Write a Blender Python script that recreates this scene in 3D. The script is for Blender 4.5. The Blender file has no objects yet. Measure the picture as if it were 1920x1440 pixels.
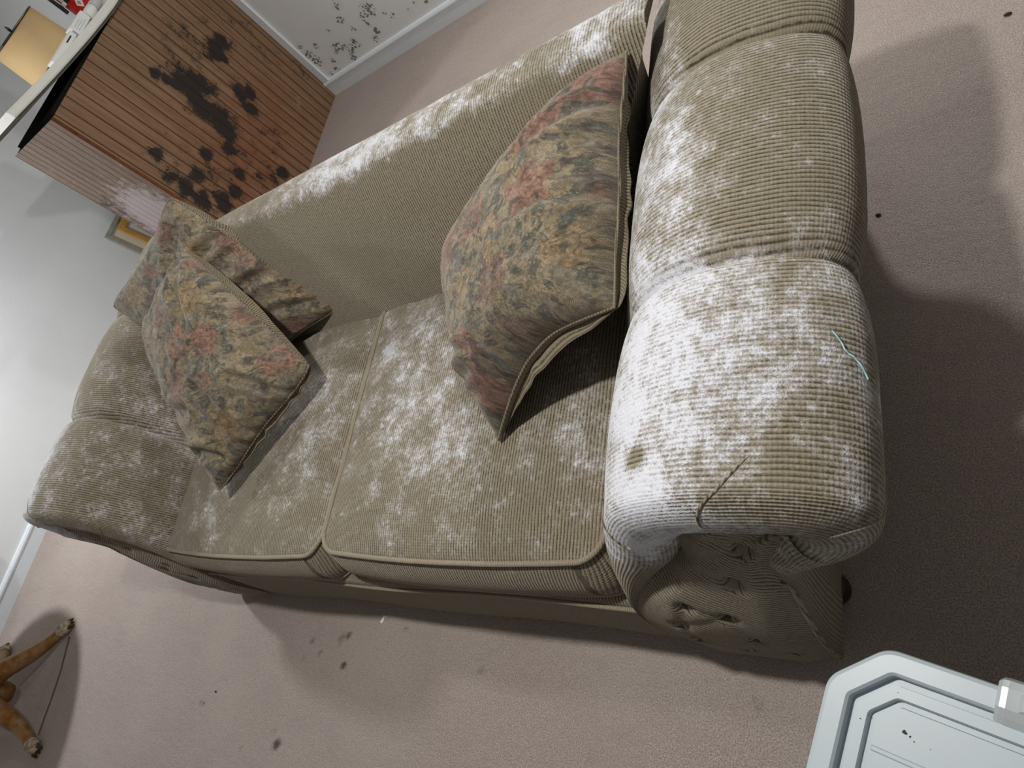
import bpy, math
import numpy as np
from mathutils import Matrix, Vector

sc = bpy.context.scene
COL = sc.collection
# ------------------------------------------------------------------ camera
cd = bpy.data.cameras.new('camera'); cam = bpy.data.objects.new('camera', cd); COL.objects.link(cam)
RW = np.array([[0.78330996, 0.16001744, -0.60068288], [-0.12763454, -0.90431303, -0.40734183], [-0.60838715, 0.3957428, -0.68793365]])
m = Matrix.Identity(4)
for i in range(3):
    m[i][0] = RW[0][i]; m[i][1] = -RW[1][i]; m[i][2] = -RW[2][i]
m[0][3], m[1][3], m[2][3] = 0, 0, 1.35
cam.matrix_world = m
cd.sensor_width = 36; cd.sensor_fit = 'HORIZONTAL'; cd.lens = 1250 / 1920 * 36; cd.clip_start = 0.02
sc.camera = cam
# ------------------------------------------------------------------ world, lights, exposure
w = bpy.data.worlds.new('world'); sc.world = w; w.use_nodes = True
w.node_tree.nodes['Background'].inputs[0].default_value = (1.0, 0.94, 0.88, 1)
w.node_tree.nodes['Background'].inputs[1].default_value = 0.17
def area(name, loc, target, size, power, color):
    l = bpy.data.lights.new(name, 'AREA'); l.shape = 'DISK'; l.size = size; l.energy = power; l.color = color
    o = bpy.data.objects.new(name, l); COL.objects.link(o); o.location = loc
    o.rotation_euler = (Vector(target) - Vector(loc)).to_track_quat('-Z', 'Y').to_euler(); return o
area('ceiling_lamp_light', (-0.60, 0.46, 2.35), (-0.9, 0.5, 0), 0.12, 33, (1.0, 0.97, 0.93))
area('rear_lamp_light', (-0.56, 2.55, 2.02), (-0.7, 1.9, 0), 0.13, 27, (1.0, 0.98, 0.95))
area('far_lamp_light', (-3.90, 0.78, 1.78), (-3.3, 0.6, 0), 0.14, 35, (0.97, 0.985, 1.0))
sc.view_settings.view_transform = 'Standard'; sc.view_settings.look = 'None'
sc.view_settings.exposure = 0.08; sc.view_settings.gamma = 1; sc.view_settings.use_curve_mapping = False

# ------------------------------------------------------------------ numpy noise
def _hash(ix, iy, seed):
    n = (ix.astype(np.int64) * 374761393 + iy.astype(np.int64) * 668265263 + seed * 982451653) & 0x7fffffff
    n = ((n ^ (n >> 13)) * 1274126177) & 0x7fffffff
    return ((n ^ (n >> 16)) & 0xffff) / 65535.0
def vnoise(x, y, seed=0):
    x = np.asarray(x, float); y = np.asarray(y, float)
    ix = np.floor(x); iy = np.floor(y); fx = x - ix; fy = y - iy
    fx = fx * fx * (3 - 2 * fx); fy = fy * fy * (3 - 2 * fy)
    a = _hash(ix, iy, seed); b = _hash(ix + 1, iy, seed); c = _hash(ix, iy + 1, seed); d = _hash(ix + 1, iy + 1, seed)
    return (a * (1 - fx) + b * fx) * (1 - fy) + (c * (1 - fx) + d * fx) * fy
def fbm(x, y, seed=0, oct=4):
    s = 0; a = 1; t = 0
    for i in range(oct):
        s = s + a * vnoise(x * 2 ** i, y * 2 ** i, seed + i * 7); t += a; a *= .5
    return s / t
def sstep(a, b, x):
    t = np.clip((x - a) / (b - a), 0, 1); return t * t * (3 - 2 * t)
def gauss(x, y, cx, cy, r):
    return np.exp(-((x - cx) ** 2 + (y - cy) ** 2) / (r * r))

# ------------------------------------------------------------------ object helpers
ORG = {}
def empty(name, loc, label, cat, group=None):
    o = bpy.data.objects.new(name, None); COL.objects.link(o); o.location = loc; o.empty_display_size = .05
    o['label'] = label; o['category'] = cat
    if group: o['group'] = group
    ORG[o] = np.array(loc, float); return o
def mesh_obj(name, V, F, mat, parent=None, uv=None, attr=None, col=None, smooth=True, label=None, cat=None, kind=None, group=None, origin=None):
    V = np.asarray(V, float).reshape(-1, 3)
    org = ORG[parent] if parent else (np.array(origin, float) if origin is not None else np.zeros(3))
    me = bpy.data.meshes.new(name)
    me.from_pydata((V - org).tolist(), [], F if isinstance(F, list) else F.tolist())
    me.polygons.foreach_set('use_smooth', [smooth] * len(me.polygons))
    li = np.empty(len(me.loops), dtype=np.int32); me.loops.foreach_get('vertex_index', li)
    if uv is not None:
        l = me.uv_layers.new(name='UVMap'); l.data.foreach_set('uv', np.asarray(uv, float).reshape(-1, 2)[li].ravel())
    if attr:
        for k, a in attr.items():
            at = me.attributes.new(k, 'FLOAT', 'POINT'); at.data.foreach_set('value', np.asarray(a, np.float32).ravel())
    if col is not None:
        c = np.ones((len(V), 4), np.float32); c[:, :3] = np.asarray(col).reshape(-1, 3)
        at = me.attributes.new('pattern', 'FLOAT_COLOR', 'POINT'); at.data.foreach_set('color', c.ravel())
    me.materials.append(mat); me.update()
    o = bpy.data.objects.new(name, me); COL.objects.link(o)
    if parent: o.parent = parent
    else: o.location = org
    ORG[o] = org
    if label: o['label'] = label
    if cat: o['category'] = cat
    if kind: o['kind'] = kind
    if group: o['group'] = group
    return o
def gridF(nu, nv, closed_v=False, flip=False):
    F = []
    for i in range(nu - 1):
        for j in range(nv if closed_v else nv - 1):
            k = (j + 1) % nv
            q = [i * nv + j, (i + 1) * nv + j, (i + 1) * nv + k, i * nv + k]
            F.append(q[::-1] if flip else q)
    return F
def join(parts):
    V = []; F = []; n = 0
    for v, f in parts:
        v = np.asarray(v, float).reshape(-1, 3); V.append(v); F += [[a + n for a in q] for q in f]; n += len(v)
    return np.concatenate(V), F
def tube(pts, r, seg=8, closed=False, cap=True):
    P = np.asarray(pts, float); n = len(P); r = np.broadcast_to(np.asarray(r, float), (n,))
    T = np.roll(P, -1, 0) - np.roll(P, 1, 0) if closed else np.gradient(P, axis=0)
    T /= np.linalg.norm(T, axis=1)[:, None] + 1e-12
    up = np.array([0, 0, 1.]) if abs(T[0][2]) < .9 else np.array([1., 0, 0])
    V = []; N = np.cross(T[0], up); N /= np.linalg.norm(N)
    for i in range(n):
        N = N - T[i] * N.dot(T[i]); N /= np.linalg.norm(N) + 1e-12; B = np.cross(T[i], N)
        for k in range(seg):
            a = 2 * math.pi * k / seg; V.append(P[i] + r[i] * (math.cos(a) * N + math.sin(a) * B))
    F = []
    for i in range(n if closed else n - 1):
        j = (i + 1) % n
        for k in range(seg):
            l = (k + 1) % seg; F.append([i * seg + k, i * seg + l, j * seg + l, j * seg + k])
    if cap and not closed:
        F.append(list(range(seg))); F.append([(n - 1) * seg + k for k in range(seg)][::-1])
    return np.array(V), F
def prism(poly, z0, z1, bev=0.0):
    """polygon (x,y) extruded; bev = top and bottom chamfer"""
    P = np.asarray(poly, float); n = len(P); c = P.mean(0)
    def ins(d):
        E = np.roll(P, -1, 0) - P; E /= np.linalg.norm(E, axis=1)[:, None]; Nn = np.stack([-E[:, 1], E[:, 0]], 1)
        A = np.sum(P[:, 0] * np.roll(P[:, 1], -1) - P[:, 1] * np.roll(P[:, 0], -1))
        if A < 0: Nn = -Nn
        M = Nn + np.roll(Nn, 1, 0); M /= (np.sum(M * Nn, 1))[:, None]; return P + M * d
    rings = [(ins(bev), z0), (P, z0 + bev), (P, z1 - bev), (ins(bev), z1)] if bev else [(P, z0), (P, z1)]
    V = np.concatenate([np.c_[p, np.full(n, z)] for p, z in rings])
    F = []
    for i in range(len(rings) - 1):
        for j in range(n):
            k = (j + 1) % n; F.append([i * n + j, i * n + k, (i + 1) * n + k, (i + 1) * n + j])
    F.append(list(range(n))[::-1]); F.append([(len(rings) - 1) * n + j for j in range(n)])
    return V, F
def box(x0, x1, y0, y1, z0, z1, bev=0.0):
    return prism([(x0, y0), (x1, y0), (x1, y1), (x0, y1)], z0, z1, bev)
def lathe(prof, c, seg=32):
    V = []; n = len(prof)
    for k in range(seg):
        a = 2 * math.pi * k / seg
        for r, z in prof: V.append((c[0] + r * math.cos(a), c[1] + r * math.sin(a), c[2] + z))
    F = []
    for k in range(seg):
        l = (k + 1) % seg
        for i in range(n - 1): F.append([k * n + i, l * n + i, l * n + i + 1, k * n + i + 1])
    return np.array(V), F
def catmull(P, m=12):
    P = np.asarray(P, float); Q = np.vstack([2 * P[0] - P[1], P, 2 * P[-1] - P[-2]]); out = []
    for i in range(1, len(Q) - 2):
        for t in np.linspace(0, 1, m, endpoint=False):
            out.append(.5 * ((2 * Q[i]) + (-Q[i - 1] + Q[i + 1]) * t + (2 * Q[i - 1] - 5 * Q[i] + 4 * Q[i + 1] - Q[i + 2]) * t * t + (-Q[i - 1] + 3 * Q[i] - 3 * Q[i + 1] + Q[i + 2]) * t ** 3))
    out.append(Q[-2]); return np.array(out)
def resample(P, n):
    d = np.r_[0, np.cumsum(np.linalg.norm(np.diff(P, axis=0), axis=1))]
    t = np.linspace(0, d[-1], n); return np.stack([np.interp(t, d, P[:, i]) for i in range(P.shape[1])], 1), t

# ------------------------------------------------------------------ materials
class G:
    def __init__(s, name):
        s.m = bpy.data.materials.new(name); s.m.use_nodes = True; s.t = s.m.node_tree; s.b = s.t.nodes['Principled BSDF']
        s.b.inputs['Specular IOR Level'].default_value = .2; s.b.inputs['Roughness'].default_value = .8
    def n(s, ty, ins=None, **p):
        nd = s.t.nodes.new(ty)
        for k, v in p.items(): setattr(nd, k, v)
        for k, v in (ins or {}).items(): s.set(nd.inputs[k], v)
        return nd
    def set(s, inp, v):
        if hasattr(v, 'is_linked') or isinstance(v, bpy.types.NodeSocket): s.t.links.new(v, inp)
        else: inp.default_value = v
    def math(s, op, a, b=None, c=None, clamp=False):
        nd = s.n('ShaderNodeMath', operation=op, use_clamp=clamp)
        for i, v in enumerate((a, b, c)):
            if v is not None: s.set(nd.inputs[i], v)
        return nd.outputs[0]
    def smooth(s, v, a, b, lo=0., hi=1.):
        nd = s.n('ShaderNodeMapRange', {0: v, 1: a, 2: b, 3: lo, 4: hi}, interpolation_type='SMOOTHSTEP'); return nd.outputs[0]
    def noise(s, vec, scale, detail=4, rough=.55, dist=0.):
        return s.n('ShaderNodeTexNoise', {'Vector': vec, 'Scale': scale, 'Detail': detail, 'Roughness': rough, 'Distortion': dist}).outputs[0]
    def mix(s, f, a, b):
        nd = s.n('ShaderNodeMix', data_type='RGBA'); s.set(nd.inputs[0], f)
        for i, v in ((6, a), (7, b)):
            s.set(nd.inputs[i], (*v, 1) if isinstance(v, tuple) and len(v) == 3 else v)
        return nd.outputs[2]
    def attr(s, nm): return s.n('ShaderNodeAttribute', attribute_name=nm)
    def bump(s, h, dist, strength=1., normal=None):
        nd = s.n('ShaderNodeBump', {'Height': h, 'Distance': dist, 'Strength': strength})
        if normal: s.set(nd.inputs['Normal'], normal)
        return nd.outputs[0]
    def fin(s, color=None, normal=None, rough=None):
        if color is not None: s.set(s.b.inputs['Base Color'], (*color, 1) if isinstance(color, tuple) and len(color) == 3 else color)
        if normal: s.set(s.b.inputs['Normal'], normal)
        if rough is not None: s.set(s.b.inputs['Roughness'], rough)
        return s.m

def ribbed(name, ridge, groove, period=.0066, mold=True, depth=.0016, haze=1.):
    g = G(name); tc = g.n('ShaderNodeTexCoord'); ob = tc.outputs['Object']
    sx = g.n('ShaderNodeSeparateXYZ', {0: tc.outputs['UV']}); u, v = sx.outputs[0], sx.outputs[1]
    n1 = g.noise(ob, 9, 2); n2 = g.noise(ob, 130, 3, .6); n3 = g.noise(ob, 420, 2, .6)
    uu = g.math('ADD', u, g.math('MULTIPLY', g.math('SUBTRACT', n1, .5), .006))
    uu = g.math('ADD', uu, g.math('MULTIPLY', g.math('SUBTRACT', n2, .5), .0016))
    r = g.math('SINE', g.math('MULTIPLY', uu, 2 * math.pi / period)); r = g.math('MULTIPLY_ADD', r, .5, .5)
    k = g.math('MULTIPLY_ADD', g.math('SINE', g.math('MULTIPLY', g.math('ADD', v, g.math('MULTIPLY', n2, .004)), 2 * math.pi / .0052)), .5, .5)
    h = g.math('MULTIPLY_ADD', k, .3, g.math('MULTIPLY', r, 1.))
    h = g.math('ADD', h, g.math('MULTIPLY', n3, .5))
    rg = g.math('ADD', r, g.math('MULTIPLY', g.math('SUBTRACT', n2, .47), .9))
    base = g.mix(g.smooth(rg, -.02, .48), groove, ridge)
    base = g.mix(g.math('MULTIPLY', g.smooth(n3, .35, .7), .38), base, tuple(c * .5 for c in ridge))
    big = g.noise(ob, 5, 5, .6)
    base = g.mix(g.math('MULTIPLY', g.smooth(big, .4, .7), .3), base, tuple(c * .72 for c in ridge))
    bs = h
    if mold:
        a = g.attr('mold').outputs['Fac']
        m1 = g.noise(ob, 17, 5, .66, .15); m2 = g.noise(ob, 120, 4, .7)
        t = g.math('ADD', a, g.math('MULTIPLY', g.math('SUBTRACT', m1, .5), 1.65))
        t = g.math('ADD', t, g.math('MULTIPLY', g.math('SUBTRACT', m2, .5), 1.15))
        t = g.math('ADD', t, g.math('MULTIPLY', g.math('SUBTRACT', r, .5), .10))
        t = g.math('ADD', t, g.math('MULTIPLY', g.math('SUBTRACT', n3, .5), .75))
        vs = g.n('ShaderNodeTexVoronoi', {'Vector': ob, 'Scale': 62., 'Randomness': 1.}); vd = g.smooth(vs.outputs['Distance'], .55, .15)
        t = g.math('ADD', t, g.math('MULTIPLY', g.math('SUBTRACT', g.math('MULTIPLY', vd, g.n('ShaderNodeSeparateColor', {0: vs.outputs['Color']}).outputs[0]), .2), .20))
        f1 = g.math('MULTIPLY', g.smooth(t, .25, .80), .72)
        f2 = g.math('MULTIPLY', g.smooth(t, .56, 1.0), .88)
        base = g.mix(g.math('MULTIPLY', f1, haze), base, (.37, .355, .33))
        base = g.mix(f2, base, (.575, .59, .645))
        bs = g.math('ADD', g.math('MULTIPLY', h, g.math('MULTIPLY_ADD', f2, -.85, 1.)), g.math('MULTIPLY', g.math('MULTIPLY', f2, m2), 2.4))
    nb = g.bump(bs, depth, .9)
    g.b.inputs['Sheen Weight'].default_value = .25; g.b.inputs['Sheen Roughness'].default_value = .5
    g.b.inputs['Sheen Tint'].default_value = (.8, .75, .65, 1)
    return g.fin(base, nb, .95)
SOFA = ribbed('olive_chenille', (.235, .203, .142), (.034, .028, .018))
PBACK = ribbed('pillow_ribbed_back', (.215, .180, .120), (.040, .032, .020), mold=False, period=.0062)
WELT = ribbed('welt_cord', (.285, .245, .178), (.17, .145, .10), mold=False, period=.004, depth=.0006)

def mk_tapestry():
    g = G('floral_tapestry'); tc = g.n('ShaderNodeTexCoord'); ob = tc.outputs['Object']
    c = g.attr('pattern').outputs['Color']
    sx = g.n('ShaderNodeSeparateXYZ', {0: tc.outputs['UV']}); u, v = sx.outputs[0], sx.outputs[1]
    w1 = g.math('SINE', g.math('MULTIPLY', u, 2 * math.pi / .0028)); w2 = g.math('SINE', g.math('MULTIPLY', v, 2 * math.pi / .0028))
    wv = g.math('MULTIPLY', w1, w2); n3 = g.noise(ob, 380, 3, .6); n1 = g.noise(ob, 26, 4, .6)
    col = g.mix(g.math('MULTIPLY', g.smooth(n3, .4, .65), .42), c, (.06, .05, .035))
    col = g.mix(g.math('MULTIPLY', g.smooth(n1, .46, .72), .20), col, (.33, .31, .275))
    h = g.math('ADD', g.math('MULTIPLY', wv, .35), g.math('MULTIPLY', n3, 1.2))
    g.b.inputs['Sheen Weight'].default_value = .2
    return g.fin(col, g.bump(h, .0011, .8), .95)
TAP = mk_tapestry()

def mk_carpet():
    g = G('pink_beige_carpet'); tc = g.n('ShaderNodeTexCoord'); ob = tc.outputs['Object']
    f = g.noise(ob, 330, 3, .7); mid = g.noise(ob, 60, 4, .6)
    mp = g.n('ShaderNodeMapping', {'Vector': ob, 'Rotation': (0, 0, .5), 'Scale': (3.2, 9, 1)})
    big = g.noise(mp.outputs[0], 1.5, 5, .6)
    big2 = g.noise(ob, 1.6, 3, .5)
    c = g.mix(g.smooth(f, .3, .7), (.28, .226, .198), (.62, .535, .485))
    c = g.mix(g.math('MULTIPLY', g.smooth(mid, .35, .7), .22), c, (.30, .24, .22))
    c = g.mix(g.math('MULTIPLY', g.smooth(big, .45, .7), .30), c, (.37, .30, .285))
    c = g.mix(g.math('MULTIPLY', g.smooth(big2, .4, .65), .20), c, (.58, .53, .47))
    st = g.attr('stain').outputs['Fac']
    sn = g.math('ADD', st, g.math('MULTIPLY', g.math('SUBTRACT', g.noise(ob, 90, 4, .6), .5), .55))
    sf = g.math('MULTIPLY', g.smooth(sn, .12, .9), .9)
    c = g.mix(sf, c, (.085, .06, .045))
    h = g.math('ADD', f, g.math('MULTIPLY', mid, .9))
    h = g.math('ADD', h, g.math('MULTIPLY', big, 1.2))
    return g.fin(c, g.bump(h, .006, .9), 1.)
CARPET = mk_carpet()

def mk_wall():
    g = G('white_painted_wall'); tc = g.n('ShaderNodeTexCoord'); ob = tc.outputs['Object']
    n = g.noise(ob, 2.2, 4, .5); n2 = g.noise(ob, 220, 2, .5)
    c = g.mix(g.smooth(n, .3, .7), (.77, .80, .81), (.71, .74, .75))
    a = g.attr('stain').outputs['Fac']
    vo = g.n('ShaderNodeTexVoronoi', {'Vector': ob, 'Scale': 70., 'Randomness': 1.}); d = vo.outputs['Distance']
    sep = g.n('ShaderNodeSeparateColor', {0: vo.outputs['Color']}).outputs[0]
    nm = g.noise(ob, 26, 4, .7)
    th = g.math('MULTIPLY', g.smooth(g.math('ADD', a, g.math('MULTIPLY', g.math('SUBTRACT', nm, .5), .9)), .32, .9), .72)
    spot = g.smooth(g.math('SUBTRACT', g.math('MULTIPLY', th, g.math('MULTIPLY_ADD', sep, .8, .4)), g.math('ADD', d, g.math('MULTIPLY', g.noise(ob, 300, 2), .1))), -.04, .10)
    c = g.mix(g.math('MULTIPLY', g.smooth(a, .1, 1.), .20), c, (.42, .40, .32))
    c = g.mix(g.math('MULTIPLY', spot, .85), c, (.10, .105, .075))
    return g.fin(c, g.bump(n2, .0008, .5), .75)
WALL = mk_wall()

def mk_panel(name, base, base2, period, axis, moldcol, groove=(.035, .016, .008)):
    g = G(name); tc = g.n('ShaderNodeTexCoord'); ob = tc.outputs['Object']
    sx = g.n('ShaderNodeSeparateXYZ', {0: tc.outputs['UV']}); u = sx.outputs[0]
    mp = g.n('ShaderNodeMapping', {'Vector': ob, 'Scale': (22, 22, 1.6)})
    gr = g.noise(mp.outputs[0], 2.2, 5, .65, .6); gf = g.noise(mp.outputs[0], 9, 4, .6)
    fr = g.math('FRACT', g.math('DIVIDE', u, period)); dd = g.math('ABSOLUTE', g.math('SUBTRACT', fr, .5))
    gv = g.smooth(dd, .42, .485)
    c = g.mix(g.smooth(gr, .35, .68), base, base2)
    c = g.mix(g.math('MULTIPLY', g.smooth(gf, .5, .75), .3), c, tuple(x * .55 for x in base))
    red = g.smooth(g.math('ADD', g.attr('red').outputs['Fac'], g.math('MULTIPLY', g.math('SUBTRACT', g.noise(ob, 14, 4, .6), .5), .9)), .3, .9)
    c = g.mix(g.math('MULTIPLY', red, .6), c, (.20, .062, .026))
    c = g.mix(g.math('MULTIPLY', gv, .85), c, groove)
    a = g.attr('stain').outputs['Fac']
    m1 = g.noise(ob, 17, 6, .68); m2 = g.noise(ob, 90, 3, .6)
    t = g.math('ADD', a, g.math('MULTIPLY', g.math('SUBTRACT', m1, .5), 2.1)); t = g.math('ADD', t, g.math('MULTIPLY', g.math('SUBTRACT', m2, .5), .5))
    c = g.mix(g.math('MULTIPLY', g.smooth(t, .22, .75), .78), c, tuple(.55 * x for x in (.10, .065, .045)))
    c = g.mix(g.math('MULTIPLY', g.smooth(t, .5, .72), .88), c, moldcol)
    pl = g.math('ADD', g.attr('pale').outputs['Fac'], g.math('MULTIPLY', g.math('SUBTRACT', g.noise(ob, 38, 5, .7), .5), 1.3))
    c = g.mix(g.math('MULTIPLY', g.smooth(pl, .45, .95), .6), c, (.42, .38, .40))
    hh = g.math('SUBTRACT', g.math('MULTIPLY', gf, .1), gv)
    nb = g.bump(hh, .0025, 1.)
    return g.fin(c, nb, .48)
PANEL = mk_panel('walnut_grooved_panelling', (.250, .152, .088), (.175, .100, .056), .052, 1, (.022, .018, .018))

def plain(name, color, rough=.5, spec=.4, metal=0., nz=0.03, nscale=30):
    g = G(name); tc = g.n('ShaderNodeTexCoord'); ob = tc.outputs['Object']
    n = g.noise(ob, nscale, 4, .6)
    c = g.mix(g.smooth(n, .3, .7), tuple(max(0, x - nz) for x in color), color)
    g.b.inputs['Specular IOR Level'].default_value = spec; g.b.inputs['Metallic'].default_value = metal
    return g.fin(c, g.bump(n, .0004, .4), rough)
TRIM = plain('white_gloss_trim', (.70, .75, .79), .35)
COUNTER = plain('ivory_laminate', (.74, .74, .69), .3)
UNDER = plain('raw_board_underside', (.20, .20, .18), .8)
DARK = plain('cavity_shade_black', (.012, .011, .010), .9, .1, nz=.002)  # near-black puts the shade of hollows into the colour
SHADE = plain('tan_parchment', (.66, .47, .24), .7, nz=.04, nscale=6)
BLACK = plain('black_plastic', (.015, .015, .015), .4, nz=.002)
RED = plain('red_enamel', (.60, .018, .022), .3, nz=.03)
YEL = plain('yellow_paper', (.86, .80, .10), .6)
WHITE = plain('white_plastic', (.78, .79, .78), .4)
GREYW = plain('pale_grey_plastic', (.52, .54, .54), .4)
FOOT = plain('dark_cherry_wood', (.045, .014, .010), .35, nz=.01)
OAK = plain('worn_oak_leg', (.23, .135, .060), .4, nz=.08, nscale=24)
WORN = plain('scuffed_pale_foot', (.42, .36, .29), .7, nz=.28, nscale=60)
CLAW = plain('blackened_toe', (.045, .032, .02), .6, nz=.02)
TOTE = plain('pale_blue_grey_plastic', (.46, .525, .56), .38, .4, nz=.012, nscale=14)
LATCH = plain('glossy_grey_latch', (.42, .46, .475), .18, .6, nz=.01)
GOLD = plain('gilt_wood', (.50, .28, .08), .4, nz=.06)
SILV = plain('weathered_grey_frame', (.30, .30, .26), .6, nz=.08)
CREAM = plain('cream_mount_board', (.62, .56, .46), .8)
CRUMB = plain('dark_crumb', (.05, .035, .025), .9, nz=.02)
TEAL = plain('pale_teal_thread', (.30, .52, .55), .8)
DIRT = plain('dirt_speck', (.06, .055, .05), .9, nz=.02)

# ------------------------------------------------------------------ room
XL, YB = -4.48, 2.865
def floor():
    xs = np.linspace(XL, .75, 500); ys = np.linspace(-1.0, YB, 370)
    X, Y = np.meshgrid(xs, ys, indexing='ij'); s = np.zeros_like(X)
    for cx, cy, r, a in [(-1.68, .02, .022, .5), (-1.65, .03, .019, .7), (-1.64, -.05, .018, .85), (-1.76, -.03, .016, .5), (-1.83, -.05, .019, .4), (-1.81, 0, .020, .5), (-1.68, 0, .012, .5),
                         (-1.42, .07, .018, .4), (-1.85, -.29, .025, .85), (-1.88, -.26, .028, .3), (-2.02, -.33, .016, .4), (-2.32, -.25, .016, .5), (-2.37, -.26, .011, .5), (-2.30, -.25, .014, .6),
                         (-2.02, -.22, .020, .2), (-1.13, 0, .023, .38), (-.47, .03, .018, .34), (-.58, .03, .023, .2), (-.46, .02, .014, .4), (-.80, .05, .034, .2), (-1.14, .03, .026, .2), (-2.75, .04, .013, .3),
                         (-.20, 1.01, .005, .5), (-.18, 1.24, .005, .4), (-.01, 1.47, .004, .4), (-1.62, -.08, .012, .35), (-1.38, -.25, .011, .3), (-1.70, -.10, .03, .15), (-1.0, -.12, .05, .12)]:
        r = r * .85; a = a * 1.25
        ang = cx * 40; dx = (X - cx) * math.cos(.5) + (Y - cy) * math.sin(.5); dy = -(X - cx) * math.sin(.5) + (Y - cy) * math.cos(.5)
        s = np.maximum(s, a * np.exp(-((dx / r) ** 2 + (dy / (r * .7)) ** 2)))
    Z = np.zeros_like(X)
    V = np.stack([X, Y, Z], -1)
    mesh_obj('floor', V, gridF(500, 370), CARPET, attr={'stain': s}, kind='structure', origin=(0, 0, 0))
floor()
def walls():
    xs = np.linspace(XL, .75, 420); zs = np.linspace(0, 2.5, 200)
    X, Zz = np.meshgrid(xs, zs, indexing='ij'); s = np.zeros_like(X)
    for cx, cz, r in [(-2.84, .31, .03), (-2.83, .25, .036), (-2.82, .20, .036), (-2.75, .27, .02), (-2.74, .16, .025), (-2.61, .29, .016), (-2.65, .20, .042), (-2.60, .17, .042), (-2.54, .17, .034), (-2.48, .23, .02), (-2.39, .25, .018),
                      (-2.39, .21, .018), (-2.38, .16, .026), (-2.42, .13, .022), (-2.27, .21, .018), (-2.15, .15, .018), (-2.09, .17, .016), (-2.04, .14, .015), (-2.77, .11, .022), (-2.82, .11, .015),
                      (-2.62, .11, .03), (-2.33, .26, .05), (-2.24, .18, .018), (-2.5, .30, .025), (-2.45, .36, .03), (-2.2, .3, .04), (-2.3, .36, .03)]:
        s = np.maximum(s, np.exp(-((X - cx) ** 2 + (Zz - cz) ** 2) / (1.25 * r) ** 2))
    s = np.maximum(s, .30 * sstep(-2.95, -2.75, X) * sstep(-1.9, -2.2, X) * sstep(.45, .25, Zz))
    mesh_obj('wall_back', np.stack([X, np.full_like(X, YB), Zz], -1), gridF(420, 200), WALL, attr={'stain': s}, kind='structure')
    ys = np.linspace(-1.2, YB, 160)
    Y, Zz = np.meshgrid(ys, np.linspace(0, 2.5, 100), indexing='ij')
    s = .42 * gauss(Y, Zz, .5, .35, .28)
    mesh_obj('wall_left', np.stack([np.full_like(Y, XL), Y, Zz], -1), gridF(160, 100, flip=True), WALL, attr={'stain': s * .6}, kind='structure')
    # skirting: flat board with a rounded bead on top
    prof = [(0, 0), (.016, 0), (.016, .068), (.020, .072), (.020, .080), (.014, .090), (.006, .094), (0, .094)]
    for nm, f in (('baseboard_back', lambda t, d, z: (XL + t * (.75 - XL), YB - d, z)), ('baseboard_left', lambda t, d, z: (XL + d, -1.2 + t * (YB + 1.2), z))):
        V = [f(t, d, z) for t in (0, 1) for d, z in prof]; n = len(prof)
        F = [[i, (i + 1) % n, n + (i + 1) % n, n + i] for i in range(n)]
        mesh_obj(nm, V, F, TRIM, smooth=False, kind='structure')
    # corner trim where the bar meets the back wall
    mesh_obj('trim_1', *box(-2.905, -2.862, YB - .014, YB, .09, 1.05, .003), TRIM, smooth=False, kind='structure')
walls()

# ------------------------------------------------------------------ sofa
XC = -1.31                                   # middle of the sofa; the far arm mirrors the near one
sofa = empty('sofa', (XC, .6, 0), 'olive ribbed two-seat sofa with rolled arms, covered in white mould patches', 'sofa')
PROF = [(-.305, .045), (-.302, .10), (-.290, .22), (-.280, .33), (-.272, .41), (-.252, .458), (-.215, .480), (-.178, .500), (-.151, .540), (-.141, .590), (-.152, .632), (-.190, .662), (-.250, .678),
        (-.320, .680), (-.390, .660), (-.440, .625), (-.475, .575), (-.505, .520), (-.535, .460), (-.560, .400), (-.575, .330), (-.580, .25), (-.580, .045)]
NP = 200
prof, ps = resample(catmull(PROF, 10), NP)
tan = np.gradient(prof, axis=0); tan /= np.linalg.norm(tan, axis=1)[:, None]
nrm = np.stack([-tan[:, 1], tan[:, 0]], 1)      # points outward for this winding
if nrm[NP // 2][1] < 0: nrm = -nrm
zz = prof[:, 1]; inner = np.arange(NP) > NP * .5
roll = np.where(inner, sstep(.20, .50, zz), sstep(.40, .50, zz))
def yfront(z): return .118 + .066 * sstep(.15, .62, z)
SEAM = [.155, .530, .915, 1.28]
def bulge(y):
    b = np.zeros_like(y)
    for a, c in zip(SEAM[:-1], SEAM[1:]):
        t = np.clip((y - a) / (c - a), 0, 1); b = np.where((y >= a) & (y <= c), (1 - np.abs(2 * t - 1) ** 3.2), b)
    return b
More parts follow.
